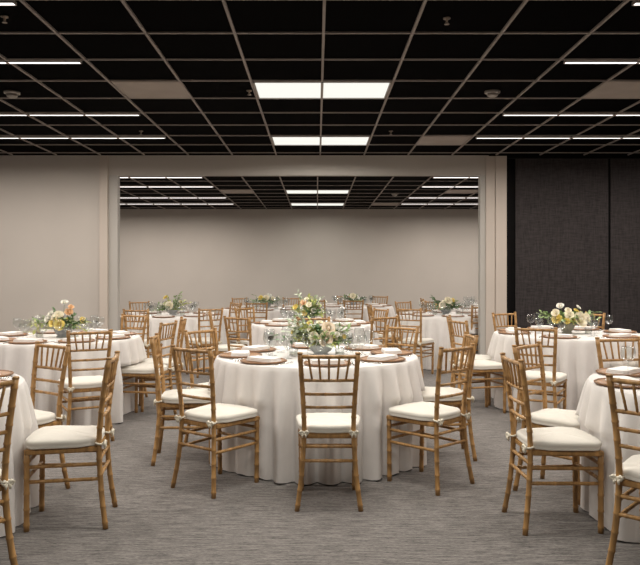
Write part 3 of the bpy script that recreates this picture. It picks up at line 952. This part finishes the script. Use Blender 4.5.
bouquet('F', (-0.06, 0), 'vase_grey', (('leaf_dark', 16, .05), ('leaf_lime', 34, .045), ('leaf_mid', 24, .05)),
        [(-0.06, -0.10, 0.27, 0.036, 'peach'), (-0.16, -0.10, 0.21, 0.034, 'yellow'), (0.01, -0.12, 0.24, 0.036, 'cream'), (-0.05, -0.15, 0.14, 0.034, 'yellow'),
         (0.07, -0.10, 0.17, 0.032, 'white'), (-0.02, -0.03, 0.31, 0.026, 'cream'), (0.11, -0.05, 0.26, 0.03, 'white'), (0.0, 0.1, 0.22, 0.035, 'cream'), (-0.1, 0.08, 0.2, 0.035, 'peach')],
        'yellow and peach bouquet on the second centre table, behind the front one', 0.22, 0.20,
        (('leaf_pale', (-0.12, 0, 0.34), 5), ('leaf_pale', (0.14, 0, 0.33), 4), ('leaf_dark', (0.16, -0.05, 0.17), 4), ('leaf_lime', (0.05, -0.08, .32), 5)), 8, 8, 0.09, 0.085)
bouquet('B', (0.02, 0), 'vase_grey', (('leaf_dark', 6, .05), ('leaf_mid', 12, .05)),
        [(0.015, -0.12, 0.130, 0.046, 'yellow'), (-0.05, -0.10, 0.150, 0.040, 'yellow'), (-0.02, -0.06, 0.21, 0.05, 'cream'), (0.03, -0.02, 0.345, 0.030, 'white'), (0.10, -0.03, 0.30, 0.026, 'peach'), (0.08, -0.04, 0.25, 0.036, 'peach'),
         (-0.12, -0.06, 0.19, 0.036, 'white'), (-0.10, -0.04, 0.235, 0.028, 'white'), (-0.27, -0.04, 0.15, 0.026, 'white'), (-0.22, -0.02, 0.10, 0.03, 'cream'), (0.22, -0.05, 0.17, 0.03, 'yellow'), (0.2, 0.06, 0.15, 0.04, 'cream'), (0, 0.12, 0.16, 0.05, 'cream')],
        'bouquet with yellow bloom and tall white rose on the middle left table', 0.16, 0.09,
        (('leaf_mid', (0.14, -0.08, 0.14), 8), ('leaf_dark', (0.18, -0.06, 0.15), 7), ('leaf_mid', (-0.22, -0.04, 0.17), 7), ('leaf_lime', (-0.30, -0.04, 0.11), 6), ('leaf_lime', (0.23, -0.04, 0.13), 4), ('leaf_dark', (-0.11, 0, 0.27), 1)), 12, 6, 0.105, 0.085)
bouquet('C', (-0.02, 0), 'vase_olive', (('leaf_mid', 26, .05), ('leaf_lime', 16, .045), ('leaf_dark', 8, .05)),
        [(0.10, -0.12, 0.155, 0.068, 'cream'), (-0.14, -0.10, 0.16, 0.046, 'yellow'), (-0.15, -0.08, 0.22, 0.036, 'cream'), (-0.08, -0.02, 0.29, 0.034, 'white'), (0.12, 0.0, 0.275, 0.026, 'white'),
         (0.09, -0.02, 0.235, 0.028, 'yellow'), (-0.02, -0.12, 0.20, 0.042, 'cream'), (-0.01, -0.06, 0.245, 0.03, 'cream'), (0.18, -0.08, 0.17, 0.045, 'cream'), (0.20, -0.02, 0.20, 0.03, 'yellow'), (-0.05, -0.14, 0.14, 0.03, 'yellow'), (0, .12, .17, .05, 'cream')],
        'cream and yellow bouquet in front of the dark partition, middle right table', 0.20, 0.12,
        (('leaf_mid', (-0.27, -0.04, 0.21), 7), ('leaf_dark', (-0.2, -0.04, 0.12), 5), ('leaf_mid', (0.27, -0.02, 0.20), 7), ('leaf_dark', (0.25, 0, 0.12), 4), ('leaf_mid', (0.12, -0.02, .25), 3)), 21, 6, 0.115, 0.085)
bouquet('G', (0.01, 0), 'vase_grey', (('leaf_mid', 10, .055), ('leaf_dark', 4, .05)),
        [(-0.03, -0.1, 0.15, 0.06, 'cream'), (-0.10, -0.03, 0.27, 0.034, 'yellow'), (-0.17, -0.05, 0.15, 0.035, 'white'), (0.13, -0.04, 0.2, 0.03, 'cream')],
        'bouquet with one cream bloom on the table in the opening at left', 0.20, 0.12,
        (('leaf_mid', (0.11, -0.04, 0.27), 9), ('leaf_lime', (0.2, -0.04, 0.18), 6), ('leaf_mid', (-0.24, -0.05, 0.12), 7), ('leaf_lime', (-0.1, 0, 0.24), 4)), 31, 4, 0.08)
bouquet('H', (0, 0), 'vase_grey', (('leaf_dark', 18, .055), ('leaf_mid', 14, .05)),
        [(0.02, -0.1, 0.22, 0.055, 'cream'), (-0.07, -0.10, 0.15, 0.05, 'cream'), (0.1, -0.05, 0.22, 0.035, 'yellow'), (0.0, 0.08, 0.2, 0.045, 'cream')],
        'bouquet with dark leaves on the table in the opening at right', 0.22, 0.14,
        (('leaf_dark', (-0.2, -0.03, 0.26), 7), ('leaf_dark', (0.2, -0.04, 0.15), 7), ('leaf_mid', (0.14, -0.02, 0.22), 4)), 41, 4, 0.08)
bouquet('I', (0, 0), 'vase_grey', (('leaf_mid', 12, .055), ('leaf_dark', 8, .05)),
        [(0.0, -0.1, 0.2, 0.05, 'cream'), (-0.1, -0.08, 0.2, 0.045, 'yellow'), (0.05, -0.04, 0.24, 0.04, 'white'), (0.12, -0.05, 0.18, 0.04, 'cream')],
        'small bouquet on the far table left of centre', 0.24, 0.12, (('leaf_dark', (0.22, -0.02, .17), 5), ('leaf_mid', (-.22, 0, .17), 5)), 51)
bouquet('J', (0, 0), 'vase_grey', (('leaf_mid', 12, .055), ('leaf_dark', 8, .05)),
        [(-0.01, -0.12, 0.2, 0.055, 'cream'), (0.1, -0.06, 0.16, 0.03, 'white')],
        'small bouquet with one white bloom on the far table right of centre', 0.2, 0.12, (('leaf_dark', (0.18, -0.02, .15), 6), ('leaf_dark', (-.16, 0, .17), 5)), 61)

# ------------------------------------------------------------------ camera
cam = bpy.data.cameras.new('camera'); co = bpy.data.objects.new('camera', cam); COL.objects.link(co)
co.location = (0, 0, CH); co.rotation_euler = (pi / 2, 0, 0)
cam.sensor_width = 36; cam.sensor_fit = 'HORIZONTAL'; cam.lens = F / 640 * 36
cam.shift_x = 3 / 640; cam.shift_y = -8.5 / 640
cam.clip_start = 0.05; cam.clip_end = 100
SC.camera = co

w = bpy.data.worlds.new('world'); SC.world = w; w.use_nodes = True
w.node_tree.nodes['Background'].inputs[0].default_value = (0.5, 0.45, 0.4, 1)
w.node_tree.nodes['Background'].inputs[1].default_value = 0.0
SC.view_settings.view_transform = 'Standard'; SC.view_settings.look = 'None'
SC.view_settings.gamma = 1; SC.view_settings.use_curve_mapping = False
SC.view_settings.exposure = 0.08
